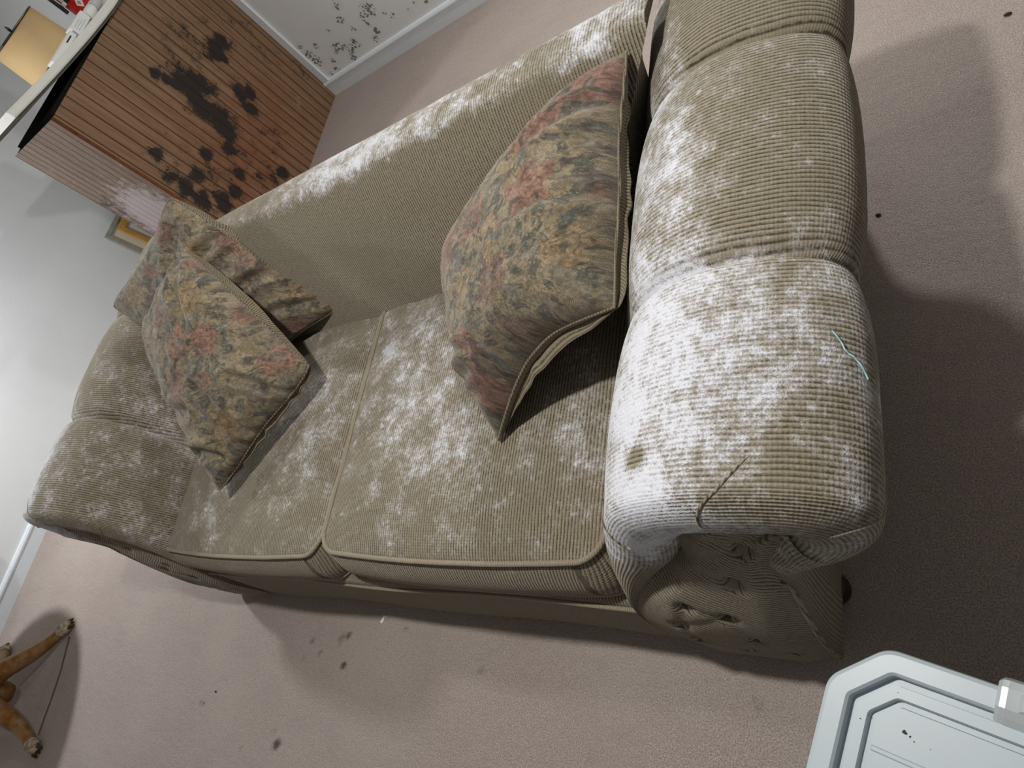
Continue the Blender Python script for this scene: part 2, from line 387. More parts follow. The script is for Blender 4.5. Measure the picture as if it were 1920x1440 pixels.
def arm(mirror, label, moldf):
    rows = []; vs = []
    ys = np.arange(1.235, .215, -.0055)
    yb = 1.10
    for y in ys:
        bend = .035 * (np.clip((zz - .45) / .25, 0, 1) - 1)      # seams sweep forward as they go down the roll
        yy = y + np.zeros(NP)
        b = bulge(y - bend * .9 + np.zeros(NP))
        d = np.min([np.abs(y - bend * .9 - s) for s in SEAM[1:3]], axis=0)
        off = roll * (.020 * b - .012 - .016 * np.exp(-(d / .010) ** 2))
        off = off + roll * .004 * (fbm(ps * 9, y * 9 + np.zeros(NP), 3 + mirror, 3) - .5)
        yy = yy - roll * .006 * np.exp(-(d / .012) ** 2)
        P = prof + nrm * off[:, None]
        rows.append(np.c_[P[:, 0], yy, P[:, 1]]); vs.append(np.full(NP, y))
    lastoff = off; R = .058
    arc = 0
    for th in np.linspace(0, math.pi * .80, 26)[1:]:
        rr = R * (.25 + .75 * roll)
        puck = 1 + .05 * roll * np.sin(ps * 2 * math.pi / .155 + .8) * math.sin(th)
        d = rr * (1 - math.cos(th)) * puck * (.12 + .88 * roll); yf = .215 + (yfront(zz) - .215) * math.sin(th) if th < math.pi / 2 else yfront(zz) + (1 - math.sin(th)) * rr * 1.1 * roll
        P = prof + nrm * (lastoff - d)[:, None]
        rows.append(np.c_[P[:, 0], yf + np.zeros(NP), P[:, 1]]); vs.append(np.full(NP, .215 - R * th))
    V = np.array(rows); nr = len(rows)
    uv = np.stack([np.array(vs), np.broadcast_to(ps, (nr, NP))], -1)
    if mirror:
        V[..., 0] = 2 * XC - (-.58 + (V[..., 0] + .58) * (1 + .19 * sstep(.40, .55, V[..., 2]))); V[..., 2] += .008 * sstep(.4, .6, V[..., 2])
    a = moldf(V[..., 0], V[..., 1], V[..., 2])
    am = mesh_obj('arm', V, gridF(nr, NP, flip=not mirror), SOFA, sofa, uv=uv, attr={'mold': a}, label=label)
    # tufted panel set back inside the lip
    E = V[-1].copy(); n2 = NP // 2; NU = 60
    L_ = E[:n2 - 4]; Rr = E[::-1][:n2 - 4]
    u = np.linspace(0, 1, NU)[:, None, None]
    Pn = L_[None] * (1 - u) + Rr[None] * u
    btn = [(-.392, .538), (-.437, .458), (-.259, .603), (-.303, .523), (-.352, .427), (-.462, .340), (-.335, .610), (-.50, .19), (-.44, .12), (-.39, .22), (-.40, .32), (-.50, .27), (-.36, .13)]
    bx = np.array([b[0] for b in btn]); bz = np.array([b[1] for b in btn])
    if mirror: bx = 2 * XC - bx
    X, Z = Pn[..., 0], Pn[..., 2]
    ed = np.minimum(u[..., 0], 1 - u[..., 0]) + 0 * X
    dep = .014 * sstep(.0, .25, ed)          # soft puffing toward the room
    for i in range(len(bx)):
        dep = dep - .013 * np.exp(-((X - bx[i]) ** 2 + (Z - bz[i]) ** 2) / .013 ** 2)
        for j in range(i + 1, len(bx)):
            L2 = math.hypot(bx[i] - bx[j], bz[i] - bz[j])
            if L2 < .115:
                t = np.clip(((X - bx[i]) * (bx[j] - bx[i]) + (Z - bz[i]) * (bz[j] - bz[i])) / L2 ** 2, 0, 1)
                dd = np.hypot(X - bx[i] - t * (bx[j] - bx[i]), Z - bz[i] - t * (bz[j] - bz[i])); dep = dep - .003 * np.exp(-(dd / .010) ** 2)
    Pn[..., 1] -= dep
    lw = np.hypot(X - X[:1], Z - Z[:1])
    uvp = np.stack([Z * .85 + X * .45 * (-1 if mirror else 1) + dep * .8 + .02 * fbm(X * 9, Z * 9, 6, 2), X], -1)
    fp = mesh_obj('front_panel', Pn, gridF(NU, n2 - 4, flip=not mirror), SOFA, am, uv=uvp, attr={'mold': np.full(X.shape, -.25)})
    for x_, z_ in zip(bx, bz):
        k = np.argmin((X - x_) ** 2 + (Z - z_) ** 2); p = Pn.reshape(-1, 3)[k]
        vv, ff = lathe([(0, -.005), (.006, -.004), (.0085, 0), (.006, .003), (0, .004)], (0, 0, 0), 12)
        vv = np.c_[vv[:, 0], -vv[:, 2], vv[:, 1]] + p + [0, -.002, 0]
        mesh_obj('button', vv, ff, PBACK, am, uv=vv[:, :2])
    # piping down the outer edge of the tufted panel, gathers over the lip
    k0 = [i for i in range(n2) if prof[i, 1] < .46][-1]
    pts = E[2:k0:3] + [0, -.001, 0]
    v, f = tube(pts, .0040, 8); mesh_obj('piping', v, f, SOFA, am, uv=v[:, [0, 2]], attr={'mold': np.full(len(v), -.2)})
    for fr_, ln in ((.40, 1), (.52, 1), (.66, .7)):
        i0 = int(NP * fr_); pts = []
        for q, rI in enumerate(range(nr - 32, nr - 12)):
            iv = i0 - 9 * (1 - q / 19.) ** 1.5 * ln; ii = int(iv); p = V[rI, ii] * (1 - iv + ii) + V[rI, ii + 1] * (iv - ii); pts.append(p)
        pts = np.array(pts); v, f = tube(pts, np.interp(np.linspace(0, 1, len(pts)), [0, .15, 1], [.0004, .0018, .0024]), 6)
        mesh_obj('seam', v, f, SOFA if fr_ > .45 else WELT, am, uv=v[:, [0, 1]], attr={'mold': np.full(len(v), .25)})
    # back closing board
    B0 = V[0]; mesh_obj('back_cap', B0, [list(range(NP)) if mirror else list(range(NP))[::-1]], PBACK, am, uv=B0[:, [0, 2]], smooth=False)
    return am, V
def mold_near(x, y, z):
    inr = np.clip((-x - .13) / .33, 0, 1)       # 0 outer .. 1 inner
    s1 = .58 + .30 * sstep(.1, .75, inr)
    s2 = .26 + .46 * sstep(.3, .8, inr)
    s3 = .02 + .55 * sstep(.6, .95, inr)
    m_ = s3 + (s2 - s3) * sstep(.98, .86, y); m_ = m_ + (s1 - m_) * sstep(.60, .46, y)
    m_ = m_ * sstep(.36, .56, z) + -.1 * (1 - sstep(.36, .56, z))
    m_ = m_ + .12 * gauss(x, y, -.42, .30, .16) - .30 * gauss(x, y, -.19, .22, .07) - .22 * gauss(x, y, -.22, .5, .09) * 0
    return m_ - .5 * gauss(x, y, -.385, .262, .012) * 2.2
def mold_far(x, y, z):
    out = sstep(-2.32, -2.47, x)
    m_ = .32 + .62 * out * sstep(.75, .30, y) + .08 * sstep(.8, .3, y) - .14 * sstep(.5, .1, z)
    return m_ + .22 * gauss(y, z, .55, .50, .10)
armN, VN = arm(0, 'near rolled arm, heavily whitened by mould', mold_near)
armF, VF = arm(1, 'far rolled arm beside the wall, grey with mould', mold_far)
# loose teal thread lying on the near roll
tp = np.array([(-.164, .400), (-.156, .386), (-.153, .377), (-.147, .371), (-.141, .363), (-.136, .348)]); tp = catmull(tp, 5)
flat = VN.reshape(-1, 3); topm = flat[flat[:, 2] > .5]
pts = []
for i, p in enumerate(tp):
    dq = (topm[:, 0] - p[0]) ** 2 + (topm[:, 1] - p[1]) ** 2; q = topm[dq < max(.007 ** 2, dq.min() * 1.2)]; pts.append((p[0] + .001, p[1], q[:, 2].max() + .0015))
v, f = tube(pts, .0009, 5)
mesh_obj('thread', v, f, TEAL, label='short pale teal thread on the outer side of the near sofa arm', cat='thread', origin=tuple(pts[0]))

def cushion(x0, x1, y0, y1, z0, z1, crown, rad, moldf, seed, tiltx=0):
    """seat cushion: crowned top, boxed border, welts at both edges"""
    def loop(d, n=260):
        r = max(rad - d * .6, .004); X0, X1, Y0, Y1 = x0 + d, x1 - d, y0 + d, y1 - d
        segs = []
        for (cx, cy, a0) in ((X1 - r, Y0 + r, -90), (X1 - r, Y1 - r, 0), (X0 + r, Y1 - r, 90), (X0 + r, Y0 + r, 180)):
            for a in np.linspace(a0, a0 + 90, 14): segs.append((cx + r * math.cos(math.radians(a)), cy + r * math.sin(math.radians(a))))
        segs.append(segs[0]); P, t = resample(np.array(segs), n + 1); return P[:-1], t[:-1]
    L0, t0 = loop(0); n = len(L0); c = np.array([(x0 + x1) / 2, (y0 + y1) / 2])
    fb = lambda P: np.exp(-((P[:, 1] - y0) / .12) ** 2) * (1 - ((P[:, 0] - c[0]) / ((x1 - x0) / 2)) ** 2) * .014
    def top(P):
        a = (P[:, 0] - c[0]) / ((x1 - x0) / 2); b = (P[:, 1] - c[1]) / ((y1 - y0) / 2)
        h = crown * np.clip(1 - np.abs(a) ** 2.6, 0, 1) ** .7 * np.clip(1 - np.abs(b) ** 2.6, 0, 1) ** .7
        h = h - .008 * np.exp(-((np.hypot(a * .9, b) - .2) / .4) ** 2) + .006 * (fbm(P[:, 0] * 11, P[:, 1] * 7, seed, 3) - .5)
        return z1 + h + tiltx * (P[:, 0] - c[0])
    rows = []; uvs = []
    S = np.r_[.0004, np.linspace(.02, .90, 52), np.linspace(.915, 1, 12)]
    for s in S:
        P = c + (L0 - c) * s; Q = P.copy(); Q[:, 1] -= fb(P); rows.append(np.c_[Q, top(P)]); uvs.append(P)
    vt = np.array(rows); edge = rows[-1]
    tk = mesh_obj('seat_cushion', vt, gridF(len(S), n, True), SOFA, sofa, uv=np.array(uvs), attr={'mold': moldf(vt[..., 0], vt[..., 1])})
    # boxed border
    rows = []; uvs = []; fr_ = (np.exp(-((L0[:, 1] - y0) / .08) ** 2))[:, None]
    En = np.gradient(L0, axis=0); Nn = np.stack([En[:, 1], -En[:, 0]], 1); Nn /= np.linalg.norm(Nn, axis=1)[:, None]
    for q in np.linspace(0, 1, 22):
        d = .012 * math.sin(math.pi * q) ** .6 + .030 * math.sin(q * math.pi / 2) * fr_ - .012 * max(0, q - .6) ** 2
        P = edge[:, :2] + Nn * d + Nn * (.003 * (fbm(t0 * 9, q * 2 + 0 * t0, seed + 5, 2) - .5))[:, None]
        z = edge[:, 2] * (1 - q) + z0 * q - .002
        rows.append(np.c_[P, z]); uvs.append(np.c_[t0 + q * .03, q * .13 + 0 * t0])
    bt = np.array(rows); rows_b = [bt[-1] + 0 * bt[-1]]
    mesh_obj('border', bt, gridF(22, n, True), SOFA, tk, uv=np.array(uvs), attr={'mold': np.full(bt.shape[:2], .10)})
    cb = bt[-1].mean(0); vb = np.vstack([bt[-1], cb]); mesh_obj('underside', vb, [[i, (i + 1) % n, n] for i in range(n)], SOFA, tk, uv=vb[:, :2], attr={'mold': np.zeros(len(vb))})
    wob = .0012 * (vnoise(t0 * 40, 0 * t0, seed) - .5)
    v, f = tube(edge + np.c_[Nn * .004, wob + .001], .0052, 8, closed=True); mesh_obj('welt', v, f, WELT, tk, uv=v[:, :2])
    v, f = tube(bt[-1] + np.c_[Nn * .004, wob], .0045, 8, closed=True); mesh_obj('welt', v, f, WELT, tk, uv=v[:, :2])
    return tk
def m_c2(x, y):
    m_ = .20 + .33 * gauss(x, y, -1.12, .56, .22) + .22 * gauss(x, y, -.95, .38, .16) + .28 * gauss(x, y, -.62, .42, .12) + .22 * gauss(x, y, -1.22, .72, .14)
    return m_ + .05
def m_c1(x, y):
    return .24 + .22 * gauss(x, y, -1.50, .42, .18) + .24 * gauss(x, y, -1.88, .28, .12) + .22 * gauss(x, y, -1.45, .62, .16)
c1 = cushion(-2.10, -1.335, .182, .845, .30, .405, .032, .05, m_c1, 11)
c2 = cushion(-1.315, -.575, .192, .845, .295, .412, .034, .05, m_c2, 23)

# backrest
def backrest():
    pts = [(.770, .30), (.800, .38), (.850, .47), (.905, .56), (.955, .64), (.985, .685), (1.0, .703), (1.012, .711), (1.03, .714), (1.075, .713), (1.092, .708), (1.10, .695), (1.105, .60), (1.11, .40), (1.11, .05)]
    P, t = resample(catmull(pts, 8), 150)
    n = 240; rows = []; uvs = []; u = np.linspace(0, 1, n)
    for (y, z), s in zip(P, t):
        hw0 = np.interp(z, [.05, .45, .60, .70], [.735, .745, .81, .892]) + .010 * float(sstep(1.03, 1.08, y))
        x = XC - hw0 * (1 - u) * 1 + hw0 * u
        puff = .010 * np.clip(1 - np.abs(2 * u - 1) ** 6, 0, 1) * sstep(.38, .5, z) * sstep(.715, .62, z) * (1 if y < 1.03 else 0)
        wr = .003 * (fbm(x * 8, s * 8 + 0 * x, 41, 3) - .5)
        rows.append(np.c_[x, y - puff * .8 + wr, z + puff * .4 + 0.0035 * (vnoise(x * 7, 0 * x, 9) - .5) * sstep(.6, .7, z)]); uvs.append(np.c_[x, s + 0 * x])
    V = np.array(rows)
    x, y, z = V[..., 0], V[..., 1], V[..., 2]
    tops = sstep(.672, .712, z)
    a = tops * (.34 + .50 * gauss(x, 0, -1.22, 0, .26) + .45 * gauss(x, 0, -.53, 0, .08) + .2 * gauss(x, 0, -.85, 0, .15)) + (1 - tops) * (-.32 + .34 * gauss(x, z, -1.22, .67, .09) + .16 * gauss(x, z, -1.0, .55, .2))
    b = mesh_obj('backrest', V, gridF(150, n), SOFA, sofa, uv=np.array(uvs), attr={'mold': a})
    for i, fl in ((0, False), (-1, True)):
        E_ = V[:, i]; mesh_obj('side_panel', E_, [list(range(len(E_)))[::-1 if fl else 1]], SOFA, b, uv=E_[:, 1:], attr={'mold': np.zeros(len(E_))}, smooth=False)
backrest()
# front rail under the cushions, with a soft fold along its top
def rail():
    pts = [(.26, .288), (.20, .292), (.165, .292), (.148, .285), (.141, .268), (.139, .24), (.134, .20), (.130, .14), (.126, .08), (.124, .052), (.130, .045), (.20, .045)]
    P, t = resample(catmull(pts, 6), 70); n = 300; u = np.linspace(0, 1, n); x = -2.09 + 1.56 * u; rows = []; uvs = []
    for (y, z), s in zip(P, t):
        rows.append(np.c_[x, y + .004 * (fbm(x * 5, z * 6 + 0 * x, 77, 3) - .5) - .003 * np.sin(x * 9) * sstep(.3, .25, z), z + .003 * (vnoise(x * 6, 0 * x, 5) - .5)]); uvs.append(np.c_[x, s + 0 * x])
    V = np.array(rows)
    r_ = mesh_obj('front_rail', V, gridF(70, n), SOFA, sofa, uv=np.array(uvs), attr={'mold': np.full(V.shape[:2], -.1)})
    pts = np.c_[x[::4], .1385 - .003 * np.sin(x[::4] * 9), .272 - .012 * (vnoise(x[::4] * 2.2, 0 * x[::4], 8))]
    v, f = tube(pts, .0042, 8); mesh_obj('piping', v, f, WELT, r_, uv=v[:, [0, 2]])
rail()
mesh_obj('base_frame', *box(-2.28, -.34, .20, 1.08, .05, .285), DARK, sofa, smooth=False)
for fx, fy in ((-2.27, .165), (-.325, .235), (-2.25, 1.0), (-.345, 1.02)):
    v, f = lathe([(0, 0), (.020, 0), (.028, .010), (.030, .024), (.024, .038), (.026, .050), (0, .050)], (fx, fy, 0), 24)
    mesh_obj('foot', v, f, FOOT, sofa)

# ------------------------------------------------------------------ throw pillows
def floral(U, V, seed):
    """tapestry print in metres: faded roses, dark leaves and stems on tan"""
    rng = np.random.RandomState(seed)
    wu = U + .020 * (fbm(U * 45, V * 45, seed, 3) - .5); wv = V + .020 * (fbm(U * 30 + 9, V * 30 + 4, seed + 1, 3) - .5)
    base = np.ones(U.shape + (3,)) * np.array([.215, .172, .108])
    t = fbm(U * 14, V * 14, seed + 2, 4)[..., None]; base = base * (1 - .5 * sstep(.45, .75, t)) + np.array([.165, .150, .115]) * .5 * sstep(.45, .75, t)
    def over(c, a):
        nonlocal base
        a = np.clip(a, 0, 1)[..., None]; base = base * (1 - a) + np.array(c) * a
    fl = []
    for k in range(60):
        p = rng.uniform(-.27, .27, 2)
        if all(np.hypot(*(p - q[:2])) > .085 for q in fl): fl.append((p[0], p[1], rng.uniform(.030, .052), rng.randint(3), rng.uniform(0, 6.28)))
    fade = .55 + .45 * fbm(U * 9, V * 9, seed + 3, 3)
    grain = fbm(U * 160, V * 160, seed + 4, 3)
    for cx, cy, r, kind, ph in fl:
        d = np.hypot(wu - cx, wv - cy)
        for k in range(14):                                                    # stems and leaf sprays
            a = ph + k * 2 * math.pi / 14 + rng.uniform(-.3, .3); L = r * rng.uniform(1.2, 2.0)
            lx, ly = cx + L * math.cos(a), cy + L * math.sin(a); o = a + rng.uniform(-.9, .9)
            ex = (wu - lx) * math.cos(o) + (wv - ly) * math.sin(o); ey = -(wu - lx) * math.sin(o) + (wv - ly) * math.cos(o)
            la = rng.uniform(.012, .021); lb = la * .42
            q = (ex / la) ** 2 + (ey / lb) ** 2
            over((.075, .075, .060) if k % 3 else (.10, .105, .085), (q < 1) * 1.0 * sstep(.15, .5, grain) * (np.abs(ey) > .0008))
            tt = np.clip(((wu - cx) * (lx - cx) + (wv - cy) * (ly - cy)) / L ** 2, 0, 1)
            dl = np.hypot(wu - cx - tt * (lx - cx), wv - cy - tt * (ly - cy)); over((.07, .06, .045), (dl < .0013) * (d > r * .7) * .7)
        th = np.arctan2(wv - cy, wu - cx)
        edge = r * (1 + .14 * np.cos(5 * th + ph) + .07 * np.cos(9 * th))
        inside = sstep(1.0, .85, d / edge)
        colr = [(.235, .075, .060), (.150, .070, .062), (.26, .175, .075)][kind]
        over(colr, inside * .60 * fade)
        pet = np.abs(((d / r) * 2.6 + .35 * np.cos(3 * th + ph + d / r * 4)) % 1 - .5)
        over((.075, .035, .032), inside * (pet < .11) * .6 * sstep(.2, .6, grain))
        over((.27, .150, .115), inside * (pet > .40) * .35)
    for k in range(260):                                                       # small scattered leaves
        lx, ly = rng.uniform(-.28, .28, 2); o = rng.uniform(0, 6.28); la = rng.uniform(.006, .013)
        ex = (wu - lx) * math.cos(o) + (wv - ly) * math.sin(o); ey = -(wu - lx) * math.sin(o) + (wv - ly) * math.cos(o)
        over((.065, .057, .045), (((ex / la) ** 2 + (ey / (la * .38)) ** 2) < 1) * .85 * sstep(.2, .5, grain))
    sp = fbm(U * 240, V * 240, seed + 6, 2)
    base = base * (.74 + .52 * sstep(.25, .75, sp))[..., None] * (.84 + .3 * sstep(.3, .7, fbm(U * 45, V * 45, seed + 8, 3)))[..., None]
    return base
def pillow(name, A, B, Cc, D, T1, T2, label, seed, pinch=.10, ear=.5, folds=(), group=None, n=230, push=1., rnd=.0, bulge=.02, pull=0.):
    """corners in order around the face; face bulges T1 toward the room, back T2"""
    C0 = np.array([0, 0, 1.35]); A, B, Cc, D = [C0 + (np.array(p, float) - C0) * push for p in (A, B, Cc, D)]
    ctr = (A + B + Cc + D) / 4; N = np.cross(B - D, A - Cc); N /= np.linalg.norm(N)
    camdir = np.array([0, 0, 1.35]) - ctr
    if N.dot(camdir) < 0: N = -N
    e = empty(name, tuple(ctr - N * T2), label, 'pillow', group)
    s = np.linspace(-1, 1, n); s = np.sign(s) * (1 - (1 - np.abs(s)) ** 1.25); S, Tt = np.meshgrid(s, s, indexing='ij')
    S2 = S * (1 - pinch * (1 - Tt ** 2)); T2_ = Tt * (1 - pinch * (1 - S ** 2))
    a, b = (S2 + 1) / 2, (T2_ + 1) / 2
    P = (A * ((1 - a) * (1 - b))[..., None] + B * (a * (1 - b))[..., None] + Cc * (a * b)[..., None] + D * ((1 - a) * b)[..., None])
    q = np.clip((1 - np.abs(S) ** 2.8) * (1 - np.abs(Tt) ** 2.8), 0, 1)
    lu = (np.linalg.norm(B - A) + np.linalg.norm(Cc - D)) / 2; lv = (np.linalg.norm(D - A) + np.linalg.norm(Cc - B)) / 2
    U, W = S * lu / 2, Tt * lv / 2
    wr = np.zeros_like(S)
    rim = np.exp(-((1 - np.maximum(np.abs(S), np.abs(Tt))) / .22) ** 2)
    ang = np.arctan2(Tt, S)
    wr += rim * .014 * (vnoise(ang * 7, 0 * S + 1, seed) - .5) * sstep(0, .06, 1 - np.maximum(np.abs(S), np.abs(Tt)))
    wr += .020 * (fbm(S * 3.0, Tt * 3.0, seed + 3, 4) - .5) * q ** .5
    for (s0, t0, s1, t1, dp, wd) in folds:
        L2 = (s1 - s0) ** 2 + (t1 - t0) ** 2
        t_ = np.clip(((S - s0) * (s1 - s0) + (Tt - t0) * (t1 - t0)) / L2, 0, 1)
        crv = .06 * np.sin(t_ * 3.1)
        dd = np.hypot(S - s0 - t_ * (s1 - s0) + crv * (t1 - t0), Tt - t0 - t_ * (t1 - t0) - crv * (s1 - s0))
        wr += -dp * np.exp(-(dd / wd) ** 2) + dp * .7 * np.exp(-((dd - wd * 2) / wd) ** 2)
    h = q ** ear
    P = P + (ctr - P) * (pull * (1 - Tt ** 2) * sstep(.2, 1, S))[..., None] + N * (pull * .16 * (1 - Tt ** 2) * sstep(.2, 1, S))[..., None]
    mm = np.maximum(np.abs(S), np.abs(Tt)); out = P - ctr; out /= np.linalg.norm(out, axis=2)[..., None] + 1e-9
    P = P + (ctr - P) * (rnd * (np.abs(S * Tt)) ** 7)[..., None]
    P = P + out * (.016 * (vnoise(ang * 2.1 + 5, 0 * S, seed + 9) - .5) * mm ** 3)[..., None]
    lip = np.exp(-((mm - .90) / .07) ** 2) * np.clip((1 - mm) / .05, 0, 1) * (1 - np.abs(S * Tt) ** 6)
    front = P + N * (T1 * h + wr * (q > 0))[..., None]
    back = P - N * (T2 * h - .5 * wr * (q > 0))[..., None] + out * (bulge * lip * (1 + pull * 6 * sstep(.3, .9, S)))[..., None]
    col = floral(U + .01, W, seed)
    uv = np.stack([U, W], -1)
    fl = N.dot(np.cross(P[n // 2 + 5, n // 2] - P[n // 2, n // 2], P[n // 2, n // 2 + 5] - P[n // 2, n // 2])) < 0
    mesh_obj('floral_face', front, gridF(n, n, flip=fl), TAP, e, uv=uv, col=col, label='floral tapestry front')
    st = slice(None, None, 2); bk = back[st, st] if n % 2 else back
    nb = bk.shape[0]; mesh_obj('ribbed_back', bk, gridF(nb, nb, flip=not fl), PBACK, e, uv=(uv[st, st] if n % 2 else uv), label='ribbed olive back')
    ring = np.concatenate([P[:-1, 0], P[-1, :-1], P[::-1][:-1, -1], P[0, ::-1][:-1]])[::4]
    ring = ring + (N * .002)
    v, f = tube(ring, .0030, 8, closed=True); mesh_obj('welt', v, f, PBACK, e, uv=v[:, :2])
    return e
pillow('throw_pillow', (-.452, .985, .695), (-.475, .53, .60), (-.808, .395, .445), (-.985, .85, .485), .15, .05,
       'large floral throw pillow alone against the near whitened sofa arm', 5, pinch=.04, ear=.5,
       folds=((.2, .95, .75, .35, .008, .05), (.5, 1., .8, .55, .008, .04), (-.1, .95, .6, .5, .005, .05), (-.55, -.95, -.35, -.4, .007, .06), (.2, -1, .1, -.5, .006, .05)), group=None, n=281, pull=.20, bulge=.018, rnd=.02)
pillow('throw_pillow', (-1.80, .94, .775), (-1.475, .655, .47), (-1.79, .325, .445), (-2.04, .76, .715), .10, .03,
       'floral throw pillow in front, its pointed corner down on the far seat cushion', 12, pinch=.05, ear=.5,
       folds=((.95, .1, .3, .15, .012, .05), (1., -.55, .55, -.35, .012, .05), (-.9, -.8, -.2, -.3, .010, .08), (.0, .98, .35, .5, .010, .06), (.9, .55, .6, .9, .016, .05)), n=231, push=.965, rnd=.045, bulge=.035)
pillow('throw_pillow', (-1.76, 1.03, .87), (-1.42, .82, .475), (-1.86, .66, .47), (-2.17, .825, .78), .06, .05,
       'floral throw pillow behind the front one, corner pointing up toward the wooden bar', 31, pinch=.06, ear=.5,
       folds=((-.35, -1, -.25, -.3, .016, .06), (.25, -1, .2, -.2, .016, .06), (-.75, -.7, -.2, 0, .008, .08), (.8, -.95, .6, -.3, .010, .06)), n=201, push=1.03, rnd=.05, bulge=.03)

# ------------------------------------------------------------------ home bar
PANEL_END = mk_panel('faded_grooved_panelling', (.175, .125, .095), (.130, .090, .068), .052, 1, (.05, .04, .042), (.05, .03, .02))
bar = empty('bar_cabinet', (-3.13, 2.28, 0), 'brown grooved wood-panelled bar stained with black mould, against the back wall', 'bar')
X1, X0, Y0, Y1, ZT = -2.909, -3.355, 1.71, YB - .003, 1.055
def face(name, ax, label=None):
    if ax == 0:
        ys = np.linspace(Y0, Y1, 260); zs = np.linspace(.0, ZT, 220); Y, Z = np.meshgrid(ys, zs, indexing='ij')
        s = np.zeros_like(Y)
        for cy, cz, r in [(2.27, .71, .075), (2.30, .66, .08), (2.24, .65, .07), (2.53, .64, .065), (2.60, .63, .05), (2.20, .82, .028), (2.21, .77, .03), (2.22, .73, .03), (2.46, .42, .045), (2.42, .47, .045), (2.38, .39, .038), (2.22, .50, .07), (2.17, .45, .06), (2.11, .41, .05),
                          (2.21, .57, .06), (1.99, .49, .038), (1.84, .68, .035), (1.79, .59, .04), (1.78, .52, .045), (1.87, .49, .045), (1.77, .43, .05), (2.01, .32, .035), (2.18, .13, .035), (1.91, .31, .04), (1.85, .36, .05), (1.8, .33, .05)]:
            s = np.maximum(s, .98 * np.exp(-((Y - cy) ** 2 + (Z - cz) ** 2) / (1.25 * r) ** 2))
        for cy, cz, r in [(2.5, .81, .10), (2.74, .43, .10), (2.81, .24, .08), (2.67, .71, .10), (2.78, .6, .10), (2.0, .4, .22), (2.4, .75, .15), (1.85, .5, .16), (2.3, .3, .15), (2.1, .2, .15)]:
            s = np.maximum(s, .40 * np.exp(-((Y - cy) ** 2 + (Z - cz) ** 2) / r ** 2))
        red = .20 + .55 * gauss(Y, Z, 2.05, .35, .30) + .35 * gauss(Y, Z, 2.5, .3, .3)
        pale = .55 * gauss(Y, Z, 2.62, .18, .09) + .45 * gauss(Y, Z, 2.08, .58, .05) + .4 * gauss(Y, Z, 1.78, .35, .10) + .3 * gauss(Y, Z, 2.15, .48, .05)
        V = np.stack([np.full_like(Y, X1), Y, Z], -1); uv = np.stack([Y - .016, Z], -1); F = gridF(260, 220)
    else:
        xs = np.linspace(X0, X1, 120); zs = np.linspace(.0, ZT, 220); Xx, Z = np.meshgrid(xs, zs, indexing='ij')
        s = .62 * gauss(Xx, Z, X0 + .03, .66, .07) + .5 * gauss(Xx, Z, -3.3, .55, .06) + .3 * gauss(Xx, Z, -3.1, .5, .15)
        red = np.full_like(Xx, -.3); pale = .38 + .75 * gauss(Xx, Z, -3.13, .56, .14) + .5 * gauss(Xx, Z, -3.2, .45, .12)
        V = np.stack([Xx, np.full_like(Xx, Y0), Z], -1); uv = np.stack([Xx * 1.18, Z], -1); F = gridF(120, 220)
    mesh_obj(name, V, F, PANEL if ax == 0 else PANEL_END, bar, uv=uv, attr={'stain': s, 'red': red, 'pale': pale}, smooth=False, label=label)
face('side_panel', 0, 'long panelled side with black mould blotches')
face('end_panel', 1, 'narrow panelled end, pale mould near its foot')
v, f = tube([(X1 - .001, Y0 + .001, 0), (X1 - .001, Y0 + .001, ZT)], .008, 12)
z_ = np.zeros(len(v)); mesh_obj('corner_bead', v, f, plain('reddish_corner_wood', (.20, .085, .036), .4, nz=.05), bar)
mesh_obj('carcass', *box(X0, X1 - .006, Y0 + .006, Y1, .0, ZT - .002), DARK, bar, smooth=False)
mesh_obj('gap_shade_block', *box(X0 + .03, X1 - .02, Y0 + .03, Y1, ZT - .002, ZT + .012), DARK, bar, smooth=False)  # dark block added as the shade in the gap under the countertop
# countertop: warps up off the cabinet toward its free end
def ctop():
    ys = np.linspace(1.60, Y1, 60); t = (ys - 1.60) / (2.35 - 1.60); z = 1.066 + .088 * np.clip(1 - t, 0, 1) ** 1.35
    sec = [(-2.865, 0), (-2.862, .006), (-2.862, .026), (-2.866, .032), (-3.49, .032), (-3.494, .026), (-3.494, 0)]
    V = [(x, y, zz_ + dz) for y, zz_ in zip(ys, z) for x, dz in sec]; n = len(sec)
    F = []
    for i in range(59):
        for j in range(n): F.append([i * n + j, (i + 1) * n + j, (i + 1) * n + (j + 1) % n, i * n + (j + 1) % n])
    F.append(list(range(n))); F.append([59 * n + j for j in range(n)][::-1])
    c_ = mesh_obj('countertop', V, F, COUNTER, None, smooth=False, label='ivory laminate bar top, curling up off the panelled bar at its free end', cat='countertop', origin=(-3.18, 2.2, 1.06))
    V = [(x, y, zz_ - .010 + dz) for y, zz_ in zip(ys[1:], z[1:]) for x, dz in ((-2.885, 0), (-2.885, .0095), (-3.47, .0095), (-3.47, 0))]
    F = []
    for i in range(58):
        for j in range(4): F.append([i * 4 + j, (i + 1) * 4 + j, (i + 1) * 4 + (j + 1) % 4, i * 4 + (j + 1) % 4])
    F.append([0, 1, 2, 3]); F.append([58 * 4 + j for j in (3, 2, 1, 0)])
    mesh_obj('underside_board', V, F, UNDER, c_, smooth=False)
    return lambda y: float(np.interp(y, ys, z)) + .032
CT = ctop()

